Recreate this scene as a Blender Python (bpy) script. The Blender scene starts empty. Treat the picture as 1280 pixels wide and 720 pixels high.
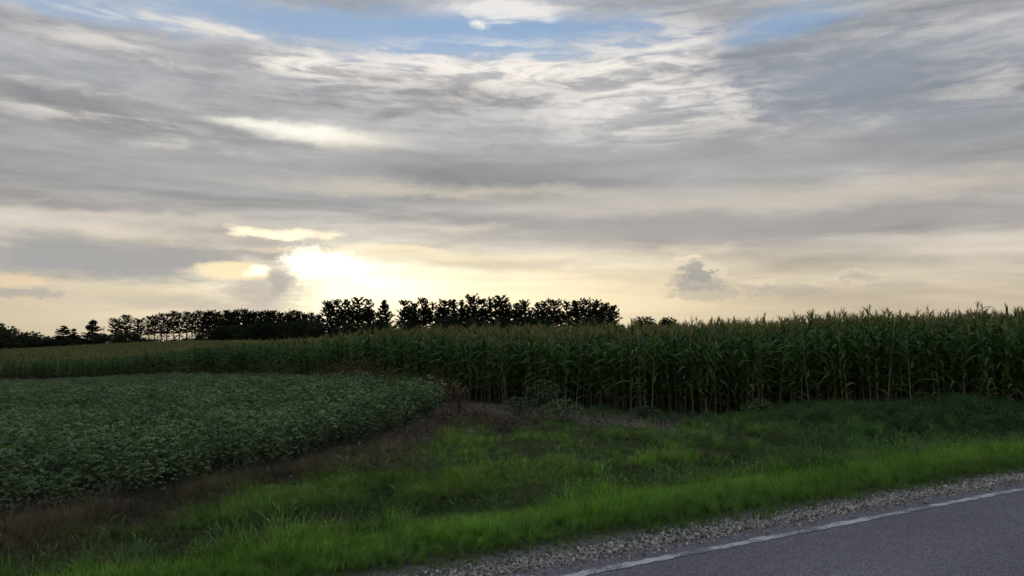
import bpy, math, random
import numpy as np
from mathutils import Matrix, Vector, Euler

random.seed(7)
rng = np.random.default_rng(11)
R = math.radians
scene = bpy.context.scene
COL = scene.collection

# ------------------------------------------------------------------ camera
F, CX, HY, CAMZ = 967.0, 640.0, 435.0, 1.65      # focal length / principal column / horizon row in photo pixels
cam_d = bpy.data.cameras.new('camera')
cam = bpy.data.objects.new('camera', cam_d)
COL.objects.link(cam)
cam.location = (0, 0, CAMZ)
cam.rotation_euler = (R(90) + math.atan((HY - 360) / F), 0, 0)
cam_d.sensor_width = 36
cam_d.lens = 36 * F / 1280
cam_d.clip_end = 20000
cam_d.clip_start = 0.05
scene.camera = cam

# ------------------------------------------------------------------ world
SUN_AZ, SUN_EL = math.atan((405 - CX) / F), R(6.0)

class NT:
    """small helper for writing node graphs as expressions"""
    def __init__(s, tree):
        s.t = tree; s.n = tree.nodes; s.l = tree.links
    def put(s, inp, v):
        if v is None: return
        if isinstance(v, bpy.types.NodeSocket): s.l.new(v, inp)
        else: inp.default_value = v
    def node(s, kind, **kw):
        nd = s.n.new(kind)
        for k, v in kw.items(): setattr(nd, k, v)
        return nd
    def m(s, op, a, b=None, c=None, clamp=False):
        nd = s.node('ShaderNodeMath', operation=op, use_clamp=clamp)
        for i, v in enumerate((a, b, c)): s.put(nd.inputs[i], v)
        return nd.outputs[0]
    def v(s, op, a, b=None, out=0):
        nd = s.node('ShaderNodeVectorMath', operation=op)
        s.put(nd.inputs[0], a); s.put(nd.inputs[1], b)
        return nd.outputs[out]
    def xyz(s, x, y, z=0.0):
        nd = s.node('ShaderNodeCombineXYZ')
        for i, q in enumerate((x, y, z)): s.put(nd.inputs[i], q)
        return nd.outputs[0]
    def sep(s, v):
        nd = s.node('ShaderNodeSeparateXYZ'); s.put(nd.inputs[0], v)
        return nd.outputs
    def noise(s, vec, scale=5, detail=4, rough=0.5, dist=0.0, col=False):
        nd = s.node('ShaderNodeTexNoise')
        s.put(nd.inputs['Vector'], vec)
        nd.inputs['Scale'].default_value = scale; nd.inputs['Detail'].default_value = detail
        nd.inputs['Roughness'].default_value = rough; nd.inputs['Distortion'].default_value = dist
        return nd.outputs['Color' if col else 'Fac']
    def rng(s, v, a, b, c=0.0, d=1.0, kind='SMOOTHSTEP'):
        nd = s.node('ShaderNodeMapRange', interpolation_type=kind)
        for i, q in enumerate((v, a, b, c, d)): s.put(nd.inputs[i], q)
        return nd.outputs[0]
    def mix(s, f, a, b, blend='MIX'):
        nd = s.node('ShaderNodeMix', data_type='RGBA', blend_type=blend)
        s.put(nd.inputs[0], f)
        for i, q in ((6, a), (7, b)):
            s.put(nd.inputs[i], (*q, 1) if isinstance(q, tuple) and len(q) == 3 else q)
        return nd.outputs[2]
    def ramp(s, f, stops):
        nd = s.node('ShaderNodeValToRGB')
        cr = nd.color_ramp
        while len(cr.elements) < len(stops): cr.elements.new(0.5)
        for el, (p, c) in zip(cr.elements, stops):
            el.position = p; el.color = (*c, 1)
        s.put(nd.inputs[0], f)
        return nd.outputs[0]

world = bpy.data.worlds.new('World'); scene.world = world
world.use_nodes = True
W = NT(world.node_tree)
W.n.clear()
sky = W.node('ShaderNodeTexSky', sky_type='NISHITA', sun_disc=False)
sky.sun_elevation = SUN_EL
sky.sun_rotation = SUN_AZ
sky.air_density = 1.0; sky.dust_density = 1.2; sky.ozone_density = 1.5
SKY_STR = 0.10
dirv = W.v('NORMALIZE', W.node('ShaderNodeTexCoord').outputs['Generated'])
dx, dy, dz = W.sep(dirv)
az = W.m('ARCTAN2', dx, dy)
el = W.m('ARCSINE', dz)
AE = W.xyz(az, el)
# wind-torn edges: bend the sky coordinates with noise before shapes are laid on them
n_big = W.v('SUBTRACT', W.noise(W.v('MULTIPLY', dirv, (3.0, 3.0, 9.0)), 2.2, 5, .55, col=True), (.5, .5, .5))
n_fin = W.v('SUBTRACT', W.noise(W.v('MULTIPLY', dirv, (1.0, 1.0, 2.2)), 30, 6, .6, col=True), (.5, .5, .5))
AEw = W.v('ADD', AE, W.v('MULTIPLY', n_big, (.20, .035, 0)))
AEw = W.v('ADD', AEw, W.v('MULTIPLY', n_fin, (.030, .012, 0)))
AEf = W.v('ADD', AE, W.v('MULTIPLY', n_fin, (.026, .020, 0)))      # cauliflower edges for heaped cloud
def a_of(px): return math.atan((px - CX) / F)
def e_of(px, py): return math.atan((HY - py) / F * math.cos(a_of(px)))
def blob(px, py, wx, wy, soft=.5, co=None, tilt=0.0, ero=0):
    """soft-edged patch of sky round the direction seen at photo pixel (px, py), half sizes in photo pixels"""
    a0, e0 = a_of(px), e_of(px, py)
    if ero == 0: ero = ero_streak if co is None else (ero_heap if co is AEf else None)
    wa, we = wx / F * math.cos(a0) ** 2, wy / F * math.cos(a0)
    q = W.v('SUBTRACT', AEw if co is None else co, (a0, e0, 0))
    if tilt:
        nd = W.node('ShaderNodeVectorRotate', rotation_type='Z_AXIS'); W.put(nd.inputs['Vector'], q)
        nd.inputs['Angle'].default_value = tilt; q = nd.outputs[0]
    r = W.v('LENGTH', W.v('MULTIPLY', q, (1 / wa, 1 / we, 0)), out=1)
    if ero is not None: r = W.m('ADD', r, ero)
    return W.rng(r, 1 + soft, max(0, 1 - soft), 0, 1)
s_fn = W.noise(W.xyz(W.m('MULTIPLY', az, 9.0), W.m('MULTIPLY', el, 52)), 1.0, 7, .6, .8)
s_hf = W.noise(W.xyz(W.m('MULTIPLY', az, 30.0), W.m('ADD', W.m('MULTIPLY', el, 105), W.m('MULTIPLY', az, 6))), 1.0, 6, .62, .5)
ero_streak = W.m('ADD', W.m('MULTIPLY', W.m('SUBTRACT', s_fn, .5), 1.3), W.m('MULTIPLY', W.m('SUBTRACT', s_hf, .5), .9))
ero_heap = W.m('ADD', W.m('MULTIPLY', W.m('SUBTRACT', W.noise(W.v('MULTIPLY', dirv, (1, 1, 1.3)), 75, 5, .62), .5), 1.5), W.m('MULTIPLY', W.m('SUBTRACT', W.noise(W.v('MULTIPLY', dirv, (1, 1, 1.6)), 190, 4, .6), .5), 1.3))
# streaky overcast sheet, seen in perspective
pl = W.xyz(W.m('DIVIDE', dx, W.m('ADD', W.m('MAXIMUM', dz, 0), .10)), W.m('DIVIDE', dy, W.m('ADD', W.m('MAXIMUM', dz, 0), .10)))
s_pl = W.noise(W.v('MULTIPLY', pl, (.75, 1.6, 1)), 1.1, 9, .56, .5)
s_st = W.noise(W.xyz(W.m('MULTIPLY', az, 2.6), W.m('ADD', W.m('MULTIPLY', el, 26), W.m('MULTIPLY', az, .3))), 1.0, 7, .52, .35)
streak = W.m('ADD', W.m('MULTIPLY', W.m('SUBTRACT', s_pl, .5), 1.0),
             W.m('ADD', W.m('MULTIPLY', W.m('SUBTRACT', s_st, .5), 1.35), W.m('ADD', W.m('MULTIPLY', W.m('SUBTRACT', s_fn, .5), .40), W.m('MULTIPLY', W.m('MULTIPLY', W.m('SUBTRACT', s_hf, .5), W.rng(el, R(8), R(20), .06, .30)), 1.0))))
# cloud sheet colour by height over the horizon (warm and thin low down, grey above, cooler higher up; unseen overhead raised to light the ground)
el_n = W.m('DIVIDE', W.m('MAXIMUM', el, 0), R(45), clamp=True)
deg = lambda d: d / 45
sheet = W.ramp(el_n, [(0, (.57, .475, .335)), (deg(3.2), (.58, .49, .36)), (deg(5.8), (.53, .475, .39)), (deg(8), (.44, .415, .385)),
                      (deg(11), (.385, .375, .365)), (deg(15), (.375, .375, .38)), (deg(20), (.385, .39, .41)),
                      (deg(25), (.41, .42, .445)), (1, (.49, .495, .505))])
k_el = W.rng(el, R(1), R(9), .12, 1)
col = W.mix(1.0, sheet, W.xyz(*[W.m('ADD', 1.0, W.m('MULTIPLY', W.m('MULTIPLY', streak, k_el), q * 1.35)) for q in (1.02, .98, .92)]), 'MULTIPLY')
# clear gaps high up show the blue sky
clear = W.mix(1.0, sky.outputs[0], (SKY_STR,) * 3, 'MULTIPLY')
clear = W.mix(.85, clear, (.245, .395, .62))
def paint(f, c, k=1.0, blend='MIX'):
    global col
    f = W.m('MULTIPLY', f, k) if k != 1.0 else f
    col = W.mix(f, col, c, blend)
gap = W.rng(W.m('ADD', el, W.m('MULTIPLY', streak, .10)), R(24), R(27.5))
paint(W.m('MULTIPLY', gap, W.rng(W.noise(W.v('MULTIPLY', pl, (.5, .9, 1)), .9, 4, .5), .40, .60)), clear, .85)
paint(blob(570, 32, 230, 30, .6), clear, 1.0)
paint(blob(330, 14, 200, 18, .7), clear, .75)
paint(blob(90, 2, 170, 12, .7), clear, .7)
paint(blob(985, 22, 75, 16, .8), clear, .75)
LIT = (.95, .89, .81); WHITE = (1.0, .95, .84)
paint(blob(640, -2, 90, 12, .5), LIT, .7)
paint(blob(598, 21, 10, 4, 1.0, AEf), LIT, .85)
paint(blob(618, 17, 22, 2, 1.0), LIT, .5)
# sunlit cloud along the edge of the blue gap, thin bright streaks
tex = W.rng(W.m('ADD', W.m('MULTIPLY', s_fn, .78), W.m('MULTIPLY', s_hf, .22)), .40, .60, .12, 1)
for (x, y, wx, wy, k, sf) in ((620, 78, 200, 26, .8, .8), (720, 96, 120, 20, .8, .8), (690, 66, 60, 8, .9, .8), (830, 45, 66, 26, .6, .8), (810, 128, 150, 32, .62, .9),
                              (390, 76, 66, 18, .7, .7), (510, 105, 130, 26, .4, .9), (230, 24, 130, 7, .65, .7), (300, 32, 36, 8, .5, .7), (95, 36, 90, 10, .45, .8),
                              (215, 78, 60, 7, .4, .8), (60, 132, 90, 9, .5, .8), (150, 155, 80, 7, .4, .8), (60, 98, 80, 7, .3, .8), (960, 120, 100, 34, .35, .9), (1240, 100, 70, 30, .38, .9),
                              (1180, 30, 90, 10, .3, .9), (230, 184, 60, 8, .45, .8)):
    paint(W.m('MULTIPLY', blob(x, y, wx, wy, sf, ero=None), tex), LIT if wy > 12 else (.88, .81, .72), k)
paint(blob(380, 160, 84, 9, .9), WHITE, .95)
paint(blob(460, 170, 60, 12, .9), (.85, .78, .66), .6)
paint(blob(300, 150, 60, 4, .9), WHITE, .6)
# darker banks
BLUEGREY = (.235, .268, .325); GREY = (.325, .325, .33)
for (x, y, wx, wy, k, c) in ((1080, 95, 170, 44, .80, BLUEGREY), (1220, 150, 130, 26, .55, BLUEGREY), (950, 80, 60, 22, .4, BLUEGREY),
                             (60, 78, 90, 16, .55, (.29, .31, .34)), (570, 106, 130, 14, .45, (.34, .33, .33)), (300, 215, 420, 26, .55, (.335, .345, .35)),
                             (900, 200, 430, 28, .55, (.345, .35, .35)), (60, 118, 120, 8, .4, GREY), (1000, 275, 420, 17, .70, (.345, .335, .33)), (690, 288, 260, 11, .55, (.40, .375, .35)),
                             (560, 250, 200, 10, .35, GREY), (260, 195, 160, 8, .3, GREY)):
    paint(blob(x, y, wx, wy, .8), c, k)
# warm bands low down
for (x, y, wx, wy, k) in ((1020, 245, 380, 12, .45), (640, 240, 220, 7, .4), (110, 286, 150, 9, .65), (170, 272, 200, 6, .5), (500, 232, 140, 8, .35), (1130, 310, 260, 10, .25),
                          (560, 285, 70, 4, .6), (870, 312, 30, 6, .6)):
    paint(blob(x, y, wx, wy, .9), (.73, .645, .52), k)
# light round the hidden sun
def glow(px, py, wx, wy, c, co=None, soft=1.0):
    global col
    col = W.mix(blob(px, py, wx, wy, soft, AE if co is None else co), col, c, 'ADD')
sa, se = a_of(385), e_of(385, 328)
ray_t = W.m('ARCTAN2', W.m('SUBTRACT', el, se), W.m('SUBTRACT', az, sa))
rays = W.rng(W.noise(W.xyz(W.m('MULTIPLY', ray_t, 5.0), 3.7), 1.0, 3, .6), .3, .7, .84, 1.08)
def ray_glow(px, py, wx, wy, c):
    global col
    f = W.m('MULTIPLY', blob(px, py, wx, wy, 1.0, AE), rays)
    col = W.mix(f, col, c, 'ADD')
ray_glow(500, 374, 270, 52, (.46, .40, .25))
ray_glow(430, 348, 105, 42, (.46, .43, .31))
glow(700, 364, 230, 40, (.14, .10, .03))
paint(blob(560, 322, 150, 7, .9), (.95, .80, .52), .5)
paint(blob(640, 330, 130, 6, .9), (.60, .54, .42), .6)
# grey bank left of the sun and its torn edge
paint(blob(110, 325, 160, 22, .6), (.36, .355, .35), .95)
paint(blob(250, 322, 90, 16, .6), (.37, .355, .345), .9)
paint(blob(335, 312, 60, 14, .6), (.42, .385, .355), .9)
paint(blob(330, 362, 55, 17, .8), (.47, .43, .385), .85)
paint(blob(250, 378, 120, 12, .9), (.50, .45, .375), .7)
paint(blob(30, 366, 46, 6, .5, AEf), (.42, .39, .35), .8)
paint(blob(6, 350, 40, 9, .5), (.80, .62, .42), .75)
paint(blob(292, 338, 52, 11.5, .25, AE, ero=W.m('MULTIPLY', ero_heap, .25)), (.93, .78, .50), .95)
paint(blob(311, 343, 7, 3.5, .8, AEf), (1.2, 1.08, .8), .9)
paint(blob(324, 337, 11, 5, .9, AEf), (1.45, 1.32, 1.0), 1)
paint(blob(335, 330, 12, 3, .6, AEf), (.62, .54, .42), .8)
paint(blob(352, 346, 14, 18, .6, AEf), (.46, .42, .375), .9)
paint(blob(350, 290, 56, 5, .5), (1.15, 1.0, .72), .95)
paint(blob(440, 348, 44, 13, 1.0, AE), (1.1, 1.0, .74), .5)
for (x, y, wx, wy, k) in ((382, 326, 25, 12, 1), (408, 328, 30, 11, .95), (432, 335, 30, 7, .6), (462, 351, 24, 3.5, .5)):
    paint(blob(x, y, wx, wy, .95, AEf), (1.7, 1.6, 1.3), k)
paint(blob(440, 312, 120, 4, .8), (1.0, .85, .58), .6)
# heaped clouds far off
HEAP = (.365, .345, .315)
for (x, y, wx, wy, k) in ((870, 328, 15, 10, .6), (884, 340, 21, 11, .55), (950, 352, 24, 5, .35), (1066, 341, 18, 5, .35), (1000, 356, 30, 5, .3)):
    paint(blob(x, y, wx, wy, .35, AEf), (.80, .70, .50), k)
for (x, y, wx, wy, k) in ((871, 332, 12, 8, .85), (857, 336, 8, 5, .7), (876, 343, 18, 9, .85), (876, 354, 32, 11, .62), (882, 366, 48, 9, .4), (850, 352, 16, 8, .4), (985, 363, 48, 9, .40), (945, 357, 20, 5, .35), (1080, 347, 24, 6, .30), (1130, 356, 40, 5, .25),
                          (1065, 344, 14, 5, .3)):
    paint(blob(x, y, wx, wy, .28, AEf), HEAP, k)
paint(blob(862, 322, 18, 3, .8, AEf), (.95, .82, .58), .5)
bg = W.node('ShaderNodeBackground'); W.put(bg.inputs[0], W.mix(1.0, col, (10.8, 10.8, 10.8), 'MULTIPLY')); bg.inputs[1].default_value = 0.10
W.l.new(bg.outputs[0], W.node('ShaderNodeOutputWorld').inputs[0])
world.cycles.sampling_method = 'MANUAL'; world.cycles.sample_map_resolution = 512

# ------------------------------------------------------------------ sun (hidden behind thin cloud: weak and soft)
sd = bpy.data.lights.new('sun', 'SUN'); sd.energy = 0.5; sd.angle = R(12); sd.color = (1, .86, .62)
sun = bpy.data.objects.new('sun', sd); COL.objects.link(sun)
sv = Vector((math.sin(SUN_AZ) * math.cos(SUN_EL), math.cos(SUN_AZ) * math.cos(SUN_EL), math.sin(SUN_EL)))
sun.rotation_euler = sv.to_track_quat('Z', 'Y').to_euler()
vs = scene.view_settings
vs.view_transform = 'Standard'; vs.look = 'None'; vs.gamma = 1; vs.exposure = 0
vs.use_curve_mapping = False
scene.cycles.max_bounces = 5; scene.cycles.diffuse_bounces = 2; scene.cycles.transmission_bounces = 2; scene.cycles.glossy_bounces = 2
scene.cycles.use_denoising = True

# ------------------------------------------------------------------ helpers
def mat(name, build):
    m_ = bpy.data.materials.new(name); m_.use_nodes = True
    g = NT(m_.node_tree); g.n.clear()
    out = g.node('ShaderNodeOutputMaterial')
    build(g, out); return m_

def principled(g, out, color, rough=.8, spec=.3, bump=None, bstr=.3, bdist=.02):
    p = g.node('ShaderNodeBsdfPrincipled')
    g.put(p.inputs['Base Color'], (*color, 1) if isinstance(color, tuple) else color)
    g.put(p.inputs['Roughness'], rough); g.put(p.inputs['Specular IOR Level'], spec)
    if bump is not None:
        b = g.node('ShaderNodeBump'); b.inputs['Strength'].default_value = bstr; b.inputs['Distance'].default_value = bdist
        g.put(b.inputs['Height'], bump); g.l.new(b.outputs[0], p.inputs['Normal'])
    if out is not None: g.l.new(p.outputs[0], out.inputs[0])
    return p

def leaf_mat(name, stops, trans=.3, rough=.55, spec=.25, inst=False, vary=.35, nscale=7):
    """two-sided leaf: reflecting side plus light coming through; colour differs from plant to plant"""
    def b(g, out):
        oi = g.node('ShaderNodeObjectInfo')
        rnd = oi.outputs['Random']
        if inst:
            at = g.node('ShaderNodeAttribute', attribute_type='INSTANCER', attribute_name='col')
            c = at.outputs['Color']
        else:
            c = g.ramp(rnd, stops)
        pos = g.node('ShaderNodeNewGeometry').outputs['Position']
        ns = g.rng(g.noise(pos, nscale, 3), .25, .75, 0, 1, 'LINEAR')
        f = g.m('ADD', 1 - vary * .5, g.m('MULTIPLY', g.m('ADD', g.m('MULTIPLY', ns, .6), g.m('MULTIPLY', rnd, .4)), vary))
        c = g.mix(1.0, c, g.xyz(f, f, f), 'MULTIPLY')
        p = principled(g, None, c, rough, spec)
        t = g.node('ShaderNodeBsdfTranslucent'); g.put(t.inputs[0], g.mix(1.0, c, (1.25, 1.15, .55), 'MULTIPLY'))
        mx = g.node('ShaderNodeMixShader'); mx.inputs[0].default_value = trans
        g.l.new(p.outputs[0], mx.inputs[1]); g.l.new(t.outputs[0], mx.inputs[2]); g.l.new(mx.outputs[0], out.inputs[0])
    return mat(name, b)

class MB:
    """collects vertices, faces and material slots for one mesh"""
    def __init__(s): s.v = []; s.f = []; s.mi = []; s.n = 0
    def add(s, verts, faces, mi=0, M=None):
        verts = np.asarray(verts, float)
        if M is not None:
            A = np.array(M); verts = verts @ A[:3, :3].T + A[:3, 3]
        s.v.append(verts); s.f += [tuple(i + s.n for i in f) for f in faces]; s.mi += [mi] * len(faces); s.n += len(verts)
    def mesh(s, name, mats, smooth=False):
        me = bpy.data.meshes.new(name)
        me.from_pydata(np.concatenate(s.v).tolist(), [], s.f)
        for m_ in mats: me.materials.append(m_)
        me.polygons.foreach_set('material_index', s.mi)
        if smooth: me.polygons.foreach_set('use_smooth', [True] * len(me.polygons))
        me.update(); return me

def obj(name, data, parent=None, **props):
    o = bpy.data.objects.new(name, data); COL.objects.link(o)
    if parent is not None: o.parent = parent
    for k, v in props.items(): o[k] = v
    return o

def tube(pts, rad, k=5):
    pts = [np.asarray(p, float) for p in pts]; V = []; Fc = []
    for i, p in enumerate(pts):
        d = pts[min(i + 1, len(pts) - 1)] - pts[max(i - 1, 0)]; d = d / (np.linalg.norm(d) + 1e-9)
        a = np.cross(d, (0, 0, 1) if abs(d[2]) < .9 else (1, 0, 0)); a /= np.linalg.norm(a); b = np.cross(d, a)
        for j in range(k):
            t = 2 * math.pi * j / k
            V.append(p + rad[i] * (a * math.cos(t) + b * math.sin(t)))
    for i in range(len(pts) - 1):
        for j in range(k):
            Fc.append((i * k + j, i * k + (j + 1) % k, (i + 1) * k + (j + 1) % k, (i + 1) * k + j))
    Fc.append(tuple(range((len(pts) - 1) * k, len(pts) * k)))
    return V, Fc

def ribbon(L, w, th0, th1, segs=7, fold=.25, power=1.0, curl=0.0, tip=.0):
    """arching leaf blade growing along +X from the origin: th0 / th1 are its first and last rise angles"""
    V = []; p = np.zeros(3)
    for i in range(segs + 1):
        s_ = i / segs
        th = th0 + (th1 - th0) * s_ ** power
        ww = w * (min(1, .45 + s_ * 3) * (1 - s_ ** 2.2) + tip) * .5
        nx, nz = -math.sin(th), math.cos(th)
        up = np.array((nx, 0, nz)); side = np.array((0, 1, 0)); c = curl * s_
        sd_ = side * math.cos(c) + up * math.sin(c); upc = up * math.cos(c) - side * math.sin(c)
        V += [p + sd_ * ww + upc * ww * fold, p.copy(), p - sd_ * ww + upc * ww * fold]
        p = p + np.array((math.cos(th), 0, math.sin(th))) * L / segs
    Fc = []
    for i in range(segs):
        a = 3 * i; Fc += [(a, a + 1, a + 4, a + 3), (a + 1, a + 2, a + 5, a + 4)]
    return np.array(V), Fc

def rotm(z=0, y=0, x=0, loc=(0, 0, 0), sc=1.0):
    return Matrix.Translation(loc) @ Euler((x, y, z)).to_matrix().to_4x4() @ Matrix.Scale(sc, 4)

def scatter(name, P, rot, scl, var, sources, colr=None, **props):
    """one 'stuff' object: geometry-node instances of small source meshes on given points"""
    me = bpy.data.meshes.new(name); n = len(P)
    me.vertices.add(n); me.vertices.foreach_set('co', np.asarray(P, np.float32).ravel())
    def attr(nm, typ, key, arr):
        a = me.attributes.new(nm, typ, 'POINT'); a.data.foreach_set(key, np.ascontiguousarray(arr).ravel())
    attr('rot', 'FLOAT_VECTOR', 'vector', np.asarray(rot, np.float32))
    attr('scl', 'FLOAT_VECTOR', 'vector', np.asarray(scl, np.float32))
    attr('pick', 'INT', 'value', np.asarray(var, np.int32))
    if colr is not None:
        c4 = np.ones((n, 4), np.float32); c4[:, :3] = colr; attr('col', 'FLOAT_COLOR', 'color', c4)
    o = obj(name, me, **props)
    g = bpy.data.node_groups.new(name + '_scatter', 'GeometryNodeTree')
    g.interface.new_socket('Geometry', in_out='INPUT', socket_type='NodeSocketGeometry')
    g.interface.new_socket('Geometry', in_out='OUTPUT', socket_type='NodeSocketGeometry')
    N = g.nodes; L = g.links
    gi = N.new('NodeGroupInput'); go = N.new('NodeGroupOutput')
    jn = N.new('GeometryNodeJoinGeometry')
    for s_ in reversed(sources):
        oi = N.new('GeometryNodeObjectInfo'); oi.inputs['Object'].default_value = s_; oi.inputs['As Instance'].default_value = True
        L.new(oi.outputs['Geometry'], jn.inputs[0])
    ip = N.new('GeometryNodeInstanceOnPoints'); ip.inputs['Pick Instance'].default_value = True
    def na(nm, typ):
        a = N.new('GeometryNodeInputNamedAttribute'); a.data_type = typ; a.inputs['Name'].default_value = nm; return a.outputs['Attribute']
    e2r = N.new('FunctionNodeEulerToRotation'); L.new(na('rot', 'FLOAT_VECTOR'), e2r.inputs[0])
    L.new(gi.outputs[0], ip.inputs['Points']); L.new(jn.outputs[0], ip.inputs['Instance'])
    L.new(na('pick', 'INT'), ip.inputs['Instance Index']); L.new(e2r.outputs[0], ip.inputs['Rotation']); L.new(na('scl', 'FLOAT_VECTOR'), ip.inputs['Scale'])
    L.new(ip.outputs[0], go.inputs[0])
    md = o.modifiers.new('scatter', 'NODES'); md.node_group = g
    return o

def source(name, me):            # kept out of the scene: only read by scatter()
    return bpy.data.objects.new(name, me)

def sstep(x, a, b):
    t = np.clip((np.asarray(x, float) - a) / (b - a), 0, 1); return t * t * (3 - 2 * t)

_prm = np.random.default_rng(5).permutation(4096)
def vnoise(x, y, s=1.0):
    x = np.asarray(x, float) / s; y = np.asarray(y, float) / s
    xi = np.floor(x).astype(int); yi = np.floor(y).astype(int); fx = x - xi; fy = y - yi
    fx = fx * fx * (3 - 2 * fx); fy = fy * fy * (3 - 2 * fy)
    h = lambda a, b: _prm[(_prm[a & 4095] + b * 7) & 4095] / 4095
    return (h(xi, yi) * (1 - fx) + h(xi + 1, yi) * fx) * (1 - fy) + (h(xi, yi + 1) * (1 - fx) + h(xi + 1, yi + 1) * fx) * fy

# ------------------------------------------------------------------ plan of the place (metres; camera over the origin, +Y ahead)
U = np.array((.848, .530)); NV = np.array((-.530, .848))        # along the road / away from the road into the fields
def n_of(X, Y): return X * NV[0] + Y * NV[1]
def u_of(X, Y): return X * U[0] + Y * U[1]
CTRL = [(590, 25.4, -.11), (760, 22, -.15), (860, 20.5, -.16), (1000, 19.5, .05), (1130, 19.5, .2), (1280, 20.5, .34), (1500, 22, .5), (400, 40, -.25), (250, 63, -.65),
        (0, 93, -2.3), (0, 10.3, -.42), (230, 12, -.42), (370, 14.6, -.4), (480, 17.7, -.33), (550, 22.8, -.2), (0, 30, -.9), (250, 30, -.5), (0, 250, -1.3),
        (200, 280, 1.7), (120, 280, .6), (400, 280, 1.2), (640, 240, .6), (900, 240, .5), (1280, 240, .8), (1000, 60, .3), (640, 60, .1), (-250, 110, -2.2), (-250, 250, -2.0),
        (0, 350, -1.0), (300, 350, 1.4), (-250, 25, -.8), (-250, 11, -.5), (1500, 60, .8)] + [(x, 1500, 0.) for x in (-250, 200, 640, 1000, 1500)] + [(x, 6, -.2) for x in (0, 640, 1280)]
cp = np.array([(math.atan((x - CX) / F) * 2, math.log(d)) for x, d, _ in CTRL]); cz = np.array([c[2] for c in CTRL])
def tps(r2): return np.where(r2 > 1e-12, .5 * r2 * np.log(np.maximum(r2, 1e-12)), 0)
K = tps(((cp[:, None] - cp[None]) ** 2).sum(-1)) + np.eye(len(cp)) * .004
Pm = np.c_[np.ones(len(cp)), cp]
A_ = np.block([[K, Pm], [Pm.T, np.zeros((3, 3))]])
sol = np.linalg.solve(A_, np.r_[cz, np.zeros(3)])
def ground_z(X, Y):
    X = np.asarray(X, float); Y = np.asarray(Y, float)
    a = np.clip(np.arctan2(X, Y), R(-44), R(44)) * 2; D = np.sqrt(X * X + Y * Y); l = np.log(np.clip(np.where(Y > .3, Y, D), 5, 1500))
    q = np.stack([a, l], -1); w, c = sol[:-3], sol[-3:]
    z = c[0] + a * c[1] + l * c[2]
    for i in range(len(cp)): z = z + w[i] * tps(((q - cp[i]) ** 2).sum(-1))
    n = n_of(X, Y)
    z = z * (1 - sstep(D, 900, 1600))
    ditch = np.interp(n, [5.0, 5.45, 6.2, 7.2, 8.6, 9.4, 11.2, 12.5], [0, -.02, -.07, -.17, -.52, -.56, -.12, 0])
    bl = sstep(n, 8.6, 12.2)
    z = z * bl + ditch
    z = z + (vnoise(X, Y, 1.3) - .5) * .06 * sstep(n, 5.4, 8) + (vnoise(X, Y, 9) - .5) * .12 * sstep(n, 12, 30)
    return z

tC = [((x - CX) / F, y) for x, y in ((-900, 190), (-400, 140), (-150, 105), (0, 93), (150, 78), (205, 71), (250, 60), (330, 48), (400, 40), (480, 32), (560, 27), (590, 25.4), (680, 23.6), (760, 22), (860, 20.5), (1000, 19.5), (1130, 19.5), (1280, 20.5), (1500, 23), (1900, 30))]
def corn_edge(t): return np.interp(t, [q[0] for q in tC], [q[1] for q in tC])
tS = [(-1.33, 6.9), (-.662, 9.45), (-.54, 10.2), (-.427, 11.3), (-.277, 14.0), (-.164, 17.4), (-.115, 20.5), (-.09, 23.6)]
def soy_edge(t): return np.interp(t, [q[0] for q in tS], [q[1] for q in tS])

# ------------------------------------------------------------------ materials of the setting
def b_ground(g, out):
    pos = g.node('ShaderNodeNewGeometry').outputs['Position']
    at = g.node('ShaderNodeAttribute', attribute_name='soil').outputs['Color']
    n1 = g.noise(pos, 1.4, 8, .65); n2 = g.noise(pos, 22, 6, .7)
    f = g.m('ADD', .45, g.m('ADD', g.m('MULTIPLY', n1, .6), g.m('MULTIPLY', n2, .55)))
    principled(g, out, g.mix(1.0, at, g.xyz(f, f, f), 'MULTIPLY'), .95, .1, g.m('ADD', n2, g.m('MULTIPLY', g.noise(pos, 70, 4), .5)), .9, .05)
M_ground = mat('soil', b_ground)

def b_asphalt(g, out):
    pos = g.node('ShaderNodeNewGeometry').outputs['Position']
    vor = g.node('ShaderNodeTexVoronoi'); vor.inputs['Scale'].default_value = 105; g.put(vor.inputs['Vector'], pos)
    sp = g.sep(vor.outputs['Color'])[0]
    big = g.noise(pos, .55, 5, .6); md = g.noise(pos, 6, 4, .6)
    c = g.ramp(sp, [(0, (.092, .083, .093)), (.5, (.162, .147, .163)), (.9, (.235, .214, .234)), (1, (.36, .33, .35))])
    f = g.m('ADD', .62, g.m('ADD', g.m('MULTIPLY', big, .45), g.m('MULTIPLY', md, .30)))
    c = g.mix(1.0, c, g.xyz(f, f, f), 'MULTIPLY')
    nn = g.v('DOT_PRODUCT', pos, (NVX, NVY, 0), out=1)
    trk = g.m('ADD', .94, g.m('MULTIPLY', g.m('COSINE', g.m('MULTIPLY', g.m('SUBTRACT', nn, 3.55), 3.6)), .07))
    c = g.mix(1.0, c, g.xyz(trk, trk, trk), 'MULTIPLY')
    principled(g, out, c, .85, .22, g.m('ADD', vor.outputs['Distance'], g.m('MULTIPLY', md, .4)), .8, .008)
NVX, NVY = -.530, .848
M_asphalt = mat('asphalt', b_asphalt)

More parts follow.
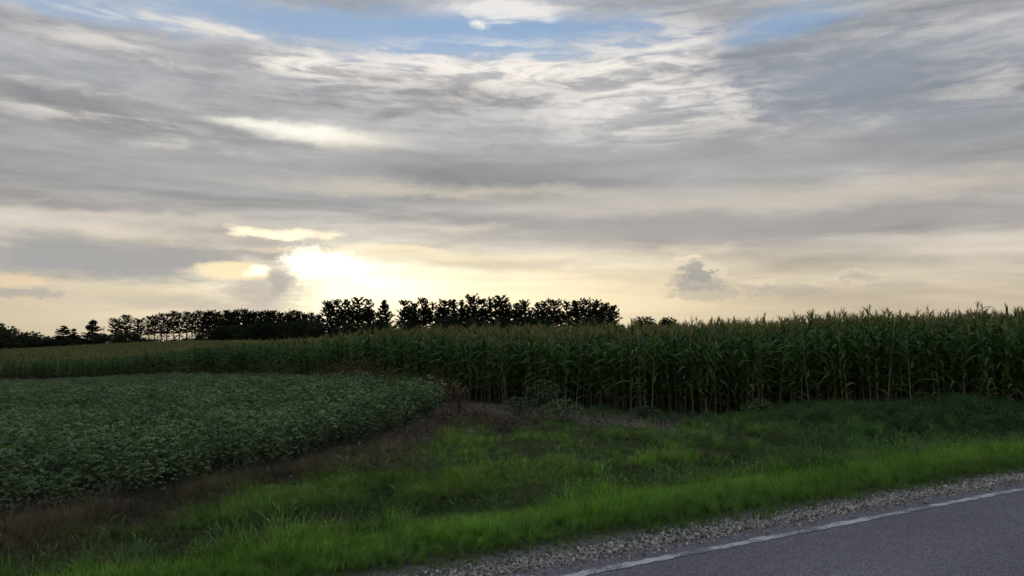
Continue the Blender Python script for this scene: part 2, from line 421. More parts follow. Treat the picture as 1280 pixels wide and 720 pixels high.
def b_paint(g, out):
    pos = g.node('ShaderNodeNewGeometry').outputs['Position']
    wear = g.m('ADD', g.m('MULTIPLY', g.noise(pos, 2.3, 5, .6), .55), g.m('MULTIPLY', g.noise(pos, 45, 4, .7), .45))
    f = g.rng(wear, .425, .55)
    grit = g.noise(pos, 90, 3, .6)
    c = g.mix(f, g.ramp(grit, [(.3, (.12, .11, .12)), (.7, (.19, .175, .188))]), g.ramp(grit, [(.3, (.36, .35, .345)), (.65, (.58, .565, .55))]))
    principled(g, out, c, .75, .25, grit, .5, .006)
M_paint = mat('road_paint', b_paint)

def b_stone(g, out):
    r_ = g.node('ShaderNodeObjectInfo').outputs['Random']
    pos = g.node('ShaderNodeNewGeometry').outputs['Position']
    c = g.ramp(r_, [(0, (.09, .08, .07)), (.25, (.20, .178, .155)), (.6, (.32, .285, .245)), (.85, (.43, .39, .34)), (1, (.56, .53, .48))])
    f = g.m('ADD', .7, g.m('MULTIPLY', g.noise(pos, 90, 3), .6))
    principled(g, out, g.mix(1.0, c, g.xyz(f, f, f), 'MULTIPLY'), .85, .25)
M_stone = mat('limestone_gravel', b_stone)

# ------------------------------------------------------------------ ground sheet
azs = np.unique(np.concatenate([np.linspace(-180, -62, 30), np.linspace(-62, 62, 300), np.linspace(62, 180, 30)]))[:-1]
rad = np.concatenate([np.linspace(.8, 16, 110), np.geomspace(16.2, 120, 110), np.geomspace(124, 9000, 45)])
AZg, RDg = np.meshgrid(R(1) * azs, rad)
GX, GY = RDg * np.sin(AZg), RDg * np.cos(AZg)
GZ = ground_z(GX, GY)
nr, na_ = GX.shape
V = np.concatenate([[(0, 0, 0)], np.stack([GX, GY, GZ], -1).reshape(-1, 3)])
idx = np.arange(nr * na_).reshape(nr, na_) + 1
a, b = idx[:-1], idx[1:]
quads = np.stack([a, np.roll(a, -1, 1), np.roll(b, -1, 1), b], -1).reshape(-1, 4)[:, ::-1]
faces = quads.tolist() + [(0, int(q), int(p)) for p, q in zip(idx[0], np.roll(idx[0], -1))]
me = bpy.data.meshes.new('ground'); me.from_pydata(V.tolist(), [], faces); me.materials.append(M_ground)
me.polygons.foreach_set('use_smooth', [True] * len(me.polygons))
def zone_masks(X, Y):
    n = n_of(X, Y); Yp = np.maximum(Y, .5); t = X / Yp
    wob = (vnoise(X, Y, 1.7) - .5) * 1.6 + (vnoise(X, Y, .6) - .5) * .8
    ds = soy_edge(t) - Y                                    # metres this side of the beans
    bw = np.interp(t, [-.9, -.7, -.49, -.277, -.165, -.085, 0, .06, .13], [1.3, 1.35, 1.5, 2.3, 4.4, 7.0, 5.8, 3.8, 2.4])
    brown = (1 - sstep((ds + wob * .8) / bw, .62, 1.12)) * (1 - sstep(t, .09, .15)) * sstep(n + wob * .3, 8.8, 9.6) * (ds > -2.2)
    dc = corn_edge(t) - Y
    dirt = sstep(-(dc + wob * .9), -4.0, -2.6) * sstep(t, -.075, -.03) * (1 - sstep(t, .16, .26))
    crop = np.maximum((ds < 0) & (t < -.095), dc < 0).astype(float)
    return n, t, ds, dc, brown, dirt, crop
gx, gy = V[:, 0], V[:, 1]
n, t, ds, dc, brown, dirt, crop = zone_masks(gx, gy)
c = np.tile(np.array((.050, .055, .026)), (len(V), 1))
def lay(c, m_, k): return c * (1 - m_[:, None]) + np.array(k) * m_[:, None]
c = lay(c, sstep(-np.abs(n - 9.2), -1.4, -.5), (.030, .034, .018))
c = lay(c, brown, (.085, .064, .048)); c = lay(c, dirt, (.150, .122, .090)); c = lay(c, crop, (.052, .044, .033))
c = lay(c, sstep(np.hypot(gx, gy), 330, 420) * (gy > 0), (.06, .075, .03))
c = lay(c, sstep(-n, -5.62, -5.50), (.16, .15, .135))
ca = me.attributes.new('soil', 'FLOAT_COLOR', 'POINT'); c4 = np.ones((len(V), 4), np.float32); c4[:, :3] = c; ca.data.foreach_set('color', c4.ravel())
me.update()
obj('ground', me, kind='structure')

# ------------------------------------------------------------------ road, edge line, gravel
def strip(name, uu, n0, n1, z, m_, jag=0.0, **props):
    Vv = []; Ff = []
    for i, q in enumerate(uu):
        j0 = n0 + (random.random() - .5) * jag; j1 = n1 + (random.random() - .5) * jag * 1.3
        for nn in (j0, j1):
            p = U * q + NV * nn; Vv.append((p[0], p[1], z))
        if i: Ff.append((2 * i - 2, 2 * i, 2 * i + 1, 2 * i - 1))
    me = bpy.data.meshes.new(name); me.from_pydata(Vv, [], Ff); me.materials.append(m_)
    return obj(name, me, **props)
uu = np.concatenate([np.linspace(-400, -20, 30), np.arange(-19.9, 45, .12), np.linspace(46, 500, 40)])
strip('road', uu, -2.6, 4.93, .006, M_asphalt, .05, kind='structure')
strip('edge_line', np.arange(-15, 70, .07), 4.590, 4.685, .010, M_paint, .026, kind='structure')

def stone_mesh(seed):
    r_ = np.random.default_rng(seed)
    phi = (1 + 5 ** .5) / 2
    vv = np.array([(-1, phi, 0), (1, phi, 0), (-1, -phi, 0), (1, -phi, 0), (0, -1, phi), (0, 1, phi), (0, -1, -phi), (0, 1, -phi), (phi, 0, -1), (phi, 0, 1), (-phi, 0, -1), (-phi, 0, 1)])
    vv = vv / np.linalg.norm(vv[0]); vv = vv * (1 + r_.normal(0, .16, (12, 1))) * np.array((1.0, r_.uniform(.6, .9), r_.uniform(.45, .75)))
    ff = [(0, 11, 5), (0, 5, 1), (0, 1, 7), (0, 7, 10), (0, 10, 11), (1, 5, 9), (5, 11, 4), (11, 10, 2), (10, 7, 6), (7, 1, 8), (3, 9, 4), (3, 4, 2), (3, 2, 6), (3, 6, 8), (3, 8, 9), (4, 9, 5), (2, 4, 11), (6, 2, 10), (8, 6, 7), (9, 8, 1)]
    mb = MB(); mb.add(vv, ff); return mb.mesh('pebble', [M_stone])
stones = [source('pebble', stone_mesh(i)) for i in range(7)]
N_ = 46000
su = rng.uniform(-9, 30, N_); sn = 5.07 + rng.normal(0, .125, N_)
sn = np.where(rng.random(N_) < .05, rng.uniform(4.75, 5.0, N_), sn)
keep = (sn > 4.72) & (sn < 5.75) & (rng.random(N_) < np.clip(1.3 - su / 40, .3, 1)); su, sn = su[keep], sn[keep]
SP = U * su[:, None] + NV * sn[:, None]
sz = np.maximum(ground_z(SP[:, 0], SP[:, 1]), np.where(sn < 4.93, .006, -1)) + rng.uniform(0, .016, len(su))
sc_ = np.exp(rng.normal(-4.6, .48, len(su))); sc_ = np.where(sn < 4.95, sc_ * .7, sc_)
sc_ = np.clip(sc_ * np.where(su > 12, 1.2, 1), .004, .021)
scatter('gravel_shoulder', np.c_[SP, sz], rng.uniform(0, 6.28, (len(su), 3)), np.repeat(sc_[:, None], 3, 1), rng.integers(0, 7, len(su)), stones,
        kind='stuff', label='pale crushed limestone gravel shoulder beside the asphalt road', category='gravel')

# ------------------------------------------------------------------ corn
M_cleaf = leaf_mat('corn_leaf', [(0, (.032, .074, .016)), (.5, (.052, .108, .024)), (1, (.082, .150, .038))], .34, .45, .22, vary=.8)
M_cdry = leaf_mat('corn_leaf_dry', [(0, (.16, .115, .06)), (1, (.24, .18, .10))], .25, .7, .15)
M_cstalk = leaf_mat('corn_stalk', [(0, (.035, .048, .020)), (.55, (.060, .075, .032)), (.8, (.10, .11, .055)), (1, (.19, .18, .105))], .05, .6, .3)
M_tassel = leaf_mat('corn_tassel', [(0, (.21, .215, .075)), (.6, (.31, .285, .11)), (1, (.42, .36, .16))], .40, .7, .1)
M_husk = leaf_mat('corn_husk', [(0, (.10, .14, .05)), (1, (.20, .20, .085))], .15, .6, .2)
M_cpale = leaf_mat('corn_stalk_bleached', [(0, (.13, .135, .075)), (1, (.24, .22, .14))], .05, .6, .3)
CM = [M_cleaf, M_cdry, M_cstalk, M_tassel, M_husk]
leaf_shapes = []
for i in range(14):
    r_ = random.Random(100 + i); up = i % 3            # 0 low drooping, 1 middle, 2 top upright
    th0, th1, L = [(R(38), R(-78), .78), (R(58), R(-62), .92), (R(66), R(-25), .50)][up]
    v, f = ribbon(L * r_.uniform(.85, 1.12), [.090, .105, .075][up] * r_.uniform(.9, 1.1), th0 + r_.uniform(-.15, .15), th1 + r_.uniform(-.35, .35), 7, .28, r_.uniform(.8, 1.5), r_.uniform(-.9, .9))
    mb = MB(); mb.add(v, f); leaf_shapes.append((v, f, mb.mesh('corn_leaf', [M_cleaf], True), up))
    mb = MB(); mb.add(v * (1, .7, 1), f); leaf_shapes[-1] += (mb.mesh('dry_corn_leaf', [M_cdry], True),)
def tassel_geo(r_):
    mb = MB(); H = r_.uniform(.36, .48)
    v, f = tube([(0, 0, 0), (r_.uniform(-.01, .01), 0, H * .5), (r_.uniform(-.03, .03), r_.uniform(-.03, .03), H)], [.005, .008, .003], 3); mb.add(v, f)
    for k in range(r_.randint(7, 11)):
        a_ = r_.uniform(0, 6.28); h0 = r_.uniform(.08, H * .5); l = r_.uniform(.13, .24); sp = r_.uniform(.2, .6)
        pts = [(0, 0, h0), (math.cos(a_) * l * .5 * sp, math.sin(a_) * l * .5 * sp, h0 + l * .6), (math.cos(a_) * l * sp, math.sin(a_) * l * sp, h0 + l * r_.uniform(.65, 1.0))]
        v, f = tube(pts, [.003, .006, .0025], 3); mb.add(v, f)
    return mb
def ear_geo(r_):
    mb = MB(); V_, F_ = tube([(0, 0, 0), (.03, 0, .05), (.05, 0, .12), (.06, 0, .19), (.065, 0, .24)], [.012, .028, .032, .022, .006], 6); mb.add(V_, F_)
    for k in range(4):
        v, f = tube([(.065, 0, .23), (.07 + r_.uniform(-.02, .03), r_.uniform(-.03, .03), .27)], [.006, .002], 3); mb.add(v, f)
    return mb
templates = []
for k in range(9):
    r_ = random.Random(500 + k); H = r_.uniform(1.98, 2.26); lean = r_.uniform(-.05, .05), r_.uniform(-.05, .05)
    nodes = 9
    sp = [(lean[0] * (i / nodes) ** 2 + r_.uniform(-.006, .006), lean[1] * (i / nodes) ** 2 + r_.uniform(-.006, .006), H * i / nodes - (.03 if i == 0 else 0)) for i in range(nodes + 1)]
    sv_, sf_ = tube(sp, [.016 - .0105 * i / nodes + (.0015 if i % 2 else 0) for i in range(nodes + 1)], 5)
    def at(z):
        q = (z / H) ** 2; return (lean[0] * q, lean[1] * q, z)
    smb = MB(); smb.add(sv_, sf_)
    plane = r_.uniform(0, 6.28); L = []
    zs = np.linspace(.30, H - .03, 14)
    for i, z in enumerate(zs):
        frac = i / 13; grp = 0 if frac < .35 else (1 if frac < .78 else 2)
        li = r_.choice([j for j, s_ in enumerate(leaf_shapes) if s_[3] == grp])
        if frac < .12 and r_.random() < .35: continue
        M_ = rotm(plane + (math.pi if i % 2 else 0) + r_.uniform(-.45, .45), 0, r_.uniform(-.25, .25), at(z), r_.uniform(.85, 1.1) * (.75 if frac < .15 else 1))
        dry = (frac < .14 and r_.random() < .6) or (frac < .3 and r_.random() < .12)
        L.append((li, dry, M_))
    tmb = tassel_geo(r_); emb = ear_geo(r_); eM = rotm(plane + r_.choice((0, math.pi)) + .3, .12, 0, at(H * r_.uniform(.42, .5)))
    templates.append(dict(pale=smb.mesh('corn_stalk_bleached', [M_cpale], True), stalk=smb.mesh('corn_stalk', [M_cstalk], True), leaves=L, tassel=tmb.mesh('corn_tassel', [M_tassel]), tM=rotm(r_.uniform(0, 6), r_.uniform(-.1, .1), r_.uniform(-.1, .1), at(H)),
                          ear=emb.mesh('corn_ear', [M_husk], True), eM=eM, geo=(smb, tmb, emb)))
def joined(tp, keep_low=True):
    mb = MB(); smb, tmb, emb = tp['geo']
    mb.add(np.concatenate(smb.v), smb.f, 2)
    for li, dry, M_ in tp['leaves']:
        v, f = leaf_shapes[li][:2]; mb.add(v, f, 1 if dry else 0, M_)
    mb.add(np.concatenate(tmb.v), tmb.f, 3, tp['tM']); mb.add(np.concatenate(emb.v), emb.f, 4, tp['eM'])
    return mb.mesh('corn_plant', CM, True)
corn_src = [source('corn_plant_form', joined(tp)) for tp in templates]

# plant positions: rows run back from the road, 0.76 m apart
pos = []
for k in range(-240, 110):
    u0 = k * .76
    nn = np.arange(4, 150, .185) + rng.uniform(-.06, .06, 790)[:len(np.arange(4, 150, .185))]
    uj = u0 + rng.normal(0, .035, len(nn))
    X = U[0] * uj + NV[0] * nn; Y = U[1] * uj + NV[1] * nn
    ok = (Y > 5) & (np.abs(X) < Y * .95)
    X, Y = X[ok], Y[ok]
    dcd = Y - corn_edge(X / Y)
    depth = dcd * np.where(X / Y < -.03, .62, 1)
    ok = (dcd > 0) & (depth < 9) & (Y < 150)
    thin = np.clip(1.25 - Y / 110, .35, 1)
    ok &= rng.random(len(X)) < thin
    pos.append(np.c_[X[ok], Y[ok], depth[ok]])
pos = np.concatenate(pos)
pz = ground_z(pos[:, 0], pos[:, 1])
lean_k = np.where(rng.random(len(pos)) < .07, .17, .055)
crot = np.c_[rng.normal(0, 1, (len(pos), 2)) * lean_k[:, None], rng.uniform(0, 6.28, len(pos))]
cscl = rng.normal(.985, .042, len(pos)) * (1 - .30 * sstep(-pos[:, 2], -.7, -.1) * rng.random(len(pos)) ** 2) * (.94 + .12 * vnoise(pos[:, 0], pos[:, 1], 3.5))
cvar = rng.integers(0, len(templates), len(pos))
inview = np.abs(pos[:, 0] / pos[:, 1]) < .68
score = pos[:, 1] + pos[:, 2] * 2.2 + np.where(inview, 0, 1e4) + np.where(pos[:, 0] / pos[:, 1] < -.06, 2.0, 0)
order = np.argsort(score); single = order[:300]; rest = order[300:]
CORN_L = 'tall green corn plant in the front rows of the cornfield, facing the dirt and weeds'
for i in single:
    tp = templates[cvar[i]]
    e = obj('corn_plant', None, label=CORN_L, category='corn plant', group='corn plants along the front edge of the field')
    e.empty_display_size = .1
    e.location = (pos[i, 0], pos[i, 1], pz[i]); e.rotation_euler = crot[i]; e.scale = (cscl[i],) * 3
    obj('stalk', tp['pale' if pos[i, 2] < .26 else 'stalk'], e)
    for li, dry, M_ in tp['leaves']:
        lf = obj('leaf', leaf_shapes[li][4 if dry else 2], e); lf.matrix_basis = M_
    tt = obj('tassel', tp['tassel'], e); tt.matrix_basis = tp['tM']
    if i % 2: ee = obj('ear', tp['ear'], e); ee.matrix_basis = tp['eM']
# the deep field: only its tops show, so it is planted thinner
def fill(n_, tlo, thi, y0, y1):
    t_ = rng.uniform(tlo, thi, n_); y_ = np.sqrt(rng.uniform(y0 ** 2, y1 ** 2, n_)); return np.c_[t_ * y_, y_]
deep = np.concatenate([fill(15000, -.72, .05, 26, 80), fill(9000, 0, .8, 24, 60), fill(30000, -.78, .12, 70, 150), fill(34000, -.8, .15, 140, 262), fill(6000, .1, .8, 60, 120)])
dcd = deep[:, 1] - corn_edge(deep[:, 0] / deep[:, 1]); dep = dcd * np.where(deep[:, 0] / deep[:, 1] < -.03, .62, 1)
deep = deep[dep > 8.5]
RP = np.concatenate([np.c_[pos[rest, :2], pz[rest]], np.c_[deep, ground_z(deep[:, 0], deep[:, 1])]])
Rr = np.concatenate([crot[rest], np.c_[rng.normal(0, .05, (len(deep), 2)), rng.uniform(0, 6.28, len(deep))]])
ws = 1 + .9 * sstep(deep[:, 1], 60, 200)
dsc = rng.normal(.98, .06, len(deep)) * (.94 + .12 * vnoise(deep[:, 0], deep[:, 1], 3.5))
Rs = np.concatenate([np.repeat(cscl[rest][:, None], 3, 1), np.c_[dsc * ws, dsc * ws, dsc]])
scatter('cornfield', RP, Rr, Rs, rng.integers(0, 9, len(RP)), corn_src, kind='stuff', label='wide field of tall tasselled corn stretching back to the pine trees', category='cornfield')

# ------------------------------------------------------------------ soybeans
M_soy = leaf_mat('soybean_leaf', [(0, (.062, .112, .040)), (.5, (.092, .158, .056)), (1, (.150, .222, .095))], .28, .5, .24, vary=1.1, nscale=16)
M_soys = leaf_mat('soybean_stem', [(0, (.06, .08, .035)), (1, (.09, .095, .045))], .05)
def leaflet(L, w):
    v = np.array([(0, 0, 0), (L * .35, w * .5, .10 * L), (L * .8, w * .30, .04 * L), (L, 0, -.10 * L), (L * .8, -w * .30, .04 * L), (L * .35, -w * .5, .10 * L), (L * .5, 0, 0)])
    return v, [(0, 6, 1), (1, 6, 2), (2, 6, 3), (3, 6, 4), (4, 6, 5), (5, 6, 0)]
def broad_plant(seed, H, rad_, nleaf, L0, mats, trif=True, nst=5):
    r_ = random.Random(seed); st = MB(); fo = MB()
    for k in range(nst):
        a_ = 6.28 * k / nst + r_.uniform(-.4, .4); rr = rad_ * r_.uniform(.2, .7); h = H * r_.uniform(.6, .95)
        v, f = tube([(0, 0, -.02), (math.cos(a_) * rr * .4, math.sin(a_) * rr * .4, h * .5), (math.cos(a_) * rr, math.sin(a_) * rr, h)], [.006, .005, .003], 3); st.add(v, f)
    for k in range(nleaf):
        a_ = r_.uniform(0, 6.28); q = math.sqrt(r_.random()); rr = rad_ * q
        top = H * (1 - .35 * q * q); z = top * (1 - r_.random() ** 2.2 * .75)
        c_ = Vector((math.cos(a_) * rr, math.sin(a_) * rr, z))
        base = rotm(a_ + r_.uniform(-.9, .9), 0, 0, c_) @ rotm(0, r_.uniform(-.2, .75), r_.uniform(-.5, .5))
        for j in ((-1.15, 0, 1.15) if trif else (0,)):
            L = L0 * r_.uniform(.75, 1.15)
            v, f = leaflet(L, L * .68); fo.add(v, f, 0, base @ rotm(j, r_.uniform(-.15, .3), 0))
        if k % 2 == 0:
            v, f = tube([(c_.x * .35, c_.y * .35, z * .6), tuple(c_)], [.003, .002], 3); st.add(v, f)
    return st, fo
soy_t = []
for k in range(6):
    st, fo = broad_plant(700 + k, .74, .36, 56, .058, None)
    js = MB(); js.add(np.concatenate(fo.v), fo.f, 0); js.add(np.concatenate(st.v), st.f, 1)
    soy_t.append((st.mesh('soybean_stem', [M_soys]), fo.mesh('soybean_foliage', [M_soy]), source('soybean_plant_form', js.mesh('soybean_plant', [M_soy, M_soys]))))
xs, ys = [], []
for (lo, hi, step) in ((5, 24, .34), (24, 46, .46), (46, 100, .75)):
    gxx, gyy = np.meshgrid(np.arange(-hi * .95, 0, step), np.arange(lo, hi, step))
    gxx = gxx.ravel() + rng.uniform(-.4, .4, gxx.size) * step; gyy = gyy.ravel() + rng.uniform(-.4, .4, gyy.size) * step
    tt_ = gxx / gyy
    e_ = gyy - soy_edge(tt_); ok = (e_ > .12 + (vnoise(gxx, gyy, 1.1) - .5) * .5) & (tt_ < -.098) & (tt_ > -.95) & (gyy < corn_edge(tt_) - 1.0)
    xs.append(gxx[ok]); ys.append(gyy[ok])
SX, SY = np.concatenate(xs), np.concatenate(ys); SZ = ground_z(SX, SY)
edge_d = SY - soy_edge(SX / SY)
ssc = rng.normal(1.0, .10, len(SX)) * (.78 + .22 * sstep(edge_d, .1, 1.2)) * (.86 + .26 * vnoise(SX, SY, 2.2)) * (1 - .42 * sstep(SY, 22, 60))
swd = ssc * np.where(SY < 24, 1.05, np.where(SY < 46, 1.3, 1.75))
srot = np.c_[rng.normal(0, .10, (len(SX), 2)), rng.uniform(0, 6.28, len(SX))]; svar = rng.integers(0, 6, len(SX))
sc_o = np.argsort(np.hypot(SX, SY) + edge_d * .8 + np.where(np.abs(SX / SY) < .67, 0, 1e4))
for i in sc_o[:300]:
    st, fo, _ = soy_t[svar[i]]
    e = obj('soybean_plant', None, label='leafy green soybean plant in the bean field edge nearest the brown dead grass', category='soybean plant', group='soybean plants along the front edge of the bean field')
    e.location = (SX[i], SY[i], SZ[i]); e.rotation_euler = srot[i]; e.scale = (swd[i], swd[i], ssc[i])
    obj('stem', st, e); obj('foliage', fo, e)
r_i = sc_o[300:]
scatter('soybean_field', np.c_[SX, SY, SZ][r_i], srot[r_i], np.c_[swd, swd, ssc][r_i], svar[r_i], [s_[2] for s_ in soy_t], kind='stuff',
        label='low dark green soybean field in front of the corn', category='soybean field')

# ------------------------------------------------------------------ grass and weeds
M_grass = leaf_mat('grass_blade', None, .35, .5, .25, inst=True, vary=.5)
def tuft(seed, nb, h, spread, w, droop=1.0, seeds=0):
    r_ = random.Random(seed); mb = MB()
    for k in range(nb):
        a_ = r_.uniform(0, 6.28); rr = spread * math.sqrt(r_.random()) * .6
        L = h * r_.uniform(.55, 1.15); th0 = R(r_.uniform(66, 90)); th1 = th0 - r_.uniform(.15, 1.25) * droop
        v, f = ribbon(L, w * r_.uniform(.7, 1.2), th0, th1, 4, .0, 1.4, r_.uniform(-.6, .6))
        # flat blade: two edge lines are enough
        v = np.array([q for j in range(5) for q in (v[3 * j], v[3 * j + 2])]); f = [(2 * j, 2 * j + 1, 2 * j + 3, 2 * j + 2) for j in range(4)]
        mb.add(v, f, 0, rotm(r_.uniform(0, 6.28), 0, 0, (math.cos(a_) * rr, math.sin(a_) * rr, -.015)))
    for k in range(seeds):
        a_ = r_.uniform(0, 6.28); L = h * r_.uniform(1.0, 1.45); l = r_.uniform(.05, .3)
        top = (math.cos(a_) * l * L, math.sin(a_) * l * L, L)
        v, f = tube([(0, 0, 0), (top[0] * .4, top[1] * .4, L * .6), top], [.0015, .0015, .001], 3); mb.add(v, f)
        v, f = tube([top, (top[0] * 1.15, top[1] * 1.15, L * 1.06), (top[0] * 1.5, top[1] * 1.5, L * 1.10)], [.003, .006, .002], 4); mb.add(v, f)
    return source('grass_tuft_form', mb.mesh('grass_tuft', [M_grass]))
T_fine = [tuft(10 + k, 24, .30, .12, .009, 1.1 + .2 * k) for k in range(4)]
T_long = [tuft(20 + k, 22, .42, .16, .011, 1.6) for k in range(4)]
T_seed = [tuft(30 + k, 14, .36, .15, .008, 1.2, 4) for k in range(3)]
T_short = [tuft(40 + k, 22, .11, .12, .005, 1.3) for k in range(3)]
forms = T_fine + T_long + T_seed + T_short          # 0-3, 4-7, 8-10, 11-13
def grass_points(n_, tl, th, y0, y1):
    y_ = np.sqrt(rng.uniform(y0 ** 2, y1 ** 2, n_)); t_ = rng.uniform(tl, th, n_); return t_ * y_, y_
gp = [grass_points(60000, -.95, .95, 4.2, 13), grass_points(34000, -.9, .95, 13, 24)]
gX = np.concatenate([q[0] for q in gp]); gY = np.concatenate([q[1] for q in gp])
n, t, ds, dc, brown, dirt, crop = zone_masks(gX, gY)
ok = (n > 5.21 + (vnoise(gX, gY, .25) - .5) * .35 + (vnoise(gX, gY, 1.3) - .5) * .22) & (crop < .5)
pr = np.ones(len(gX)); pr = np.where(dirt > .4, .06, pr); pr = np.where((brown > .4) & (dirt <= .4), .8, pr)
ok &= rng.random(len(gX)) < pr
gX, gY, n, t, ds, dc, brown, dirt = [q[ok] for q in (gX, gY, n, t, ds, dc, brown, dirt)]
m_ = len(gX); r1 = rng.random(m_); nz = vnoise(gX, gY, 1.1); nz2 = vnoise(gX + 50, gY, 3.2); nz3 = vnoise(gX, gY + 90, .45)
nl = n + .30 * (1 - sstep(gX, -4, 2))
strip_m = 1 - sstep(nl + (nz - .5) * .7, 6.75, 7.45)
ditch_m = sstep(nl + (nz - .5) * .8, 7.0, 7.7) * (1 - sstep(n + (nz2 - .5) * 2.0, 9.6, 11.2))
right_m = sstep(t + (nz - .5) * .12, .26, .42) * (1 - strip_m)
C = np.tile(np.array((.110, .190, .042)), (m_, 1))
C = lay(C, sstep(nz2 * .6 + nz * .4, .45, .62), (.150, .255, .044))
C = lay(C, strip_m, (.125, .270, .040)); C = lay(C, strip_m * sstep(n, 5.9, 6.7), (.175, .345, .050)); C = lay(C, strip_m * sstep(nz, .5, .75) * .7, (.20, .34, .06)); C = lay(C, strip_m * sstep(nz3, .6, .8) * .5, (.07, .15, .028))
C = lay(C, (1 - sstep(n, 5.5, 6.3)) * .75, (.065, .115, .025))
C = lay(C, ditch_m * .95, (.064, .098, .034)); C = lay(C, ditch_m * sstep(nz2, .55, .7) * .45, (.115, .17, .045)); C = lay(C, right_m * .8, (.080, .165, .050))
bm = brown * (1 - strip_m)
C = lay(C, bm * .95, (.135, .102, .074)); C = lay(C, bm * (nz3 > .60) * .6, (.135, .13, .055)); C = lay(C, bm * (nz < .3) * .5, (.20, .15, .10))
C = lay(C, ((rng.random(m_) < .05) * (1 - strip_m * .6)), (.19, .15, .075))
C = C * np.clip(rng.normal(1, .30, (m_, 1)), .4, 1.9) * np.array((1, 1, 1)) * (.8 + .4 * nz3[:, None])
C[:, 0] *= rng.normal(1, .08, m_)
pick = rng.integers(0, 4, m_)
pick = np.where((strip_m < .5) & (r1 < .40), 4 + rng.integers(0, 4, m_), pick)
pick = np.where((strip_m < .5) & (r1 > .86), 8 + rng.integers(0, 3, m_), pick)
pick = np.where((strip_m >= .5) & (r1 > .93), 8 + rng.integers(0, 3, m_), pick)
pick = np.where(bm > .5, np.where(r1 < .35, 8 + rng.integers(0, 3, m_), rng.integers(0, 4, m_)), pick)
pick = np.where((n < 5.75) & (r1 < .75), 11 + rng.integers(0, 3, m_), pick)
H_ = (.62 + .5 * nz) * np.where(strip_m > .5, .85, 1.0) * np.clip((n - 5.1) / 1.2, .45, 1) * np.where(ditch_m > .5, np.where(gX < -.5, .66, .9), 1) * np.where((strip_m > .5) & (n > 6.3), 1.12, 1) * np.where(bm > .4, .42, 1) * np.where((gX < 0) & (n > 8.5), .8, 1) * np.where(dc < 4.5, .75, 1) * np.clip(rng.normal(1, .22, m_), .5, 1.8)
nz4 = vnoise(gX + 20, gY + 7, .55)
H_ *= (1 + .1 * right_m) * np.where(strip_m > .5, .75 + .5 * nz4, .5 + .85 * nz4) * np.where((t < .12) & (n > 8.8), .62, 1)
H_ *= np.where(strip_m > .5, .74, .78) * np.where((dc < 9) & (t > -.06) & (t < .30) & (strip_m < .5), .62, 1)
H_ = np.where(bm > .4, (.20 + .38 * nz4) * np.clip(rng.normal(1, .25, m_), .4, 1.8), H_)
C *= np.where(strip_m > .5, .85 + .3 * nz4, .6 + .8 * nz4)[:, None]  # darker where the grass is low: shade between clumps put into the colour
Wd = 1.0 + .5 * sstep(gY, 11, 20)
order = None
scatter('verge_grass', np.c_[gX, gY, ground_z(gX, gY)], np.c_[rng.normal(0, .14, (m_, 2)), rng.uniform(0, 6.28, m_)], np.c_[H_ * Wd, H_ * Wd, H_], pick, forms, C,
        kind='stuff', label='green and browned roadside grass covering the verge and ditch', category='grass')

# clods and crop litter on the bare earth
M_clod = mat('soil_clod', lambda g, out: principled(g, out, g.ramp(g.node('ShaderNodeObjectInfo').outputs['Random'], [(0, (.06, .045, .035)), (.7, (.14, .11, .085)), (1, (.30, .25, .17))]), .95, .1))
clods = []
for k in range(4):
    me_ = stone_mesh(60 + k).copy(); me_.materials.clear(); me_.materials.append(M_clod); clods.append(source('clod_form', me_))
cX, cY = grass_points(30000, -.75, .4, 7, 25)
zm = zone_masks(cX, cY); ok = (np.maximum(zm[4], zm[5]) > .4) & (zm[6] < .5); cX, cY = cX[ok], cY[ok]; k_ = len(cX)
cs = np.exp(rng.normal(-4.2, .55, k_)).clip(.006, .05)
scatter('soil_clods', np.c_[cX, cY, ground_z(cX, cY) + cs * .2], rng.uniform(0, 6.28, (k_, 3)), np.c_[cs * rng.uniform(1, 2.4, k_), cs, cs * .8], rng.integers(0, 4, k_), clods, kind='stuff', label='brown clods and crop litter on the bare earth by the corn and beans', category='soil')

# dry brown growth under the corn where it meets the beans
k_ = 2600
t_ = rng.uniform(-.32, -.09, k_); y_ = corn_edge(t_) - rng.normal(.35, .45, k_); x_ = t_ * y_
ok = (y_ > soy_edge(t_) + .3) & (vnoise(x_, y_, 2.5) > .45); x_, y_ = x_[ok], y_[ok]; k_ = len(x_)
hh = rng.uniform(.8, 1.9, k_) * (.5 + vnoise(x_, y_, 1.5))
scatter('dry_grass', np.c_[x_, y_, ground_z(x_, y_)], np.c_[rng.normal(0, .2, (k_, 2)), rng.uniform(0, 6.28, k_)], np.c_[hh * 1.2, hh * 1.2, hh], rng.integers(4, 11, k_), forms,
        np.array((.165, .125, .075)) * rng.normal(1, .25, (k_, 1)).clip(.4, 1.8), kind='stuff', label='dry brown grass at the foot of the corn behind the beans', category='dry grass')

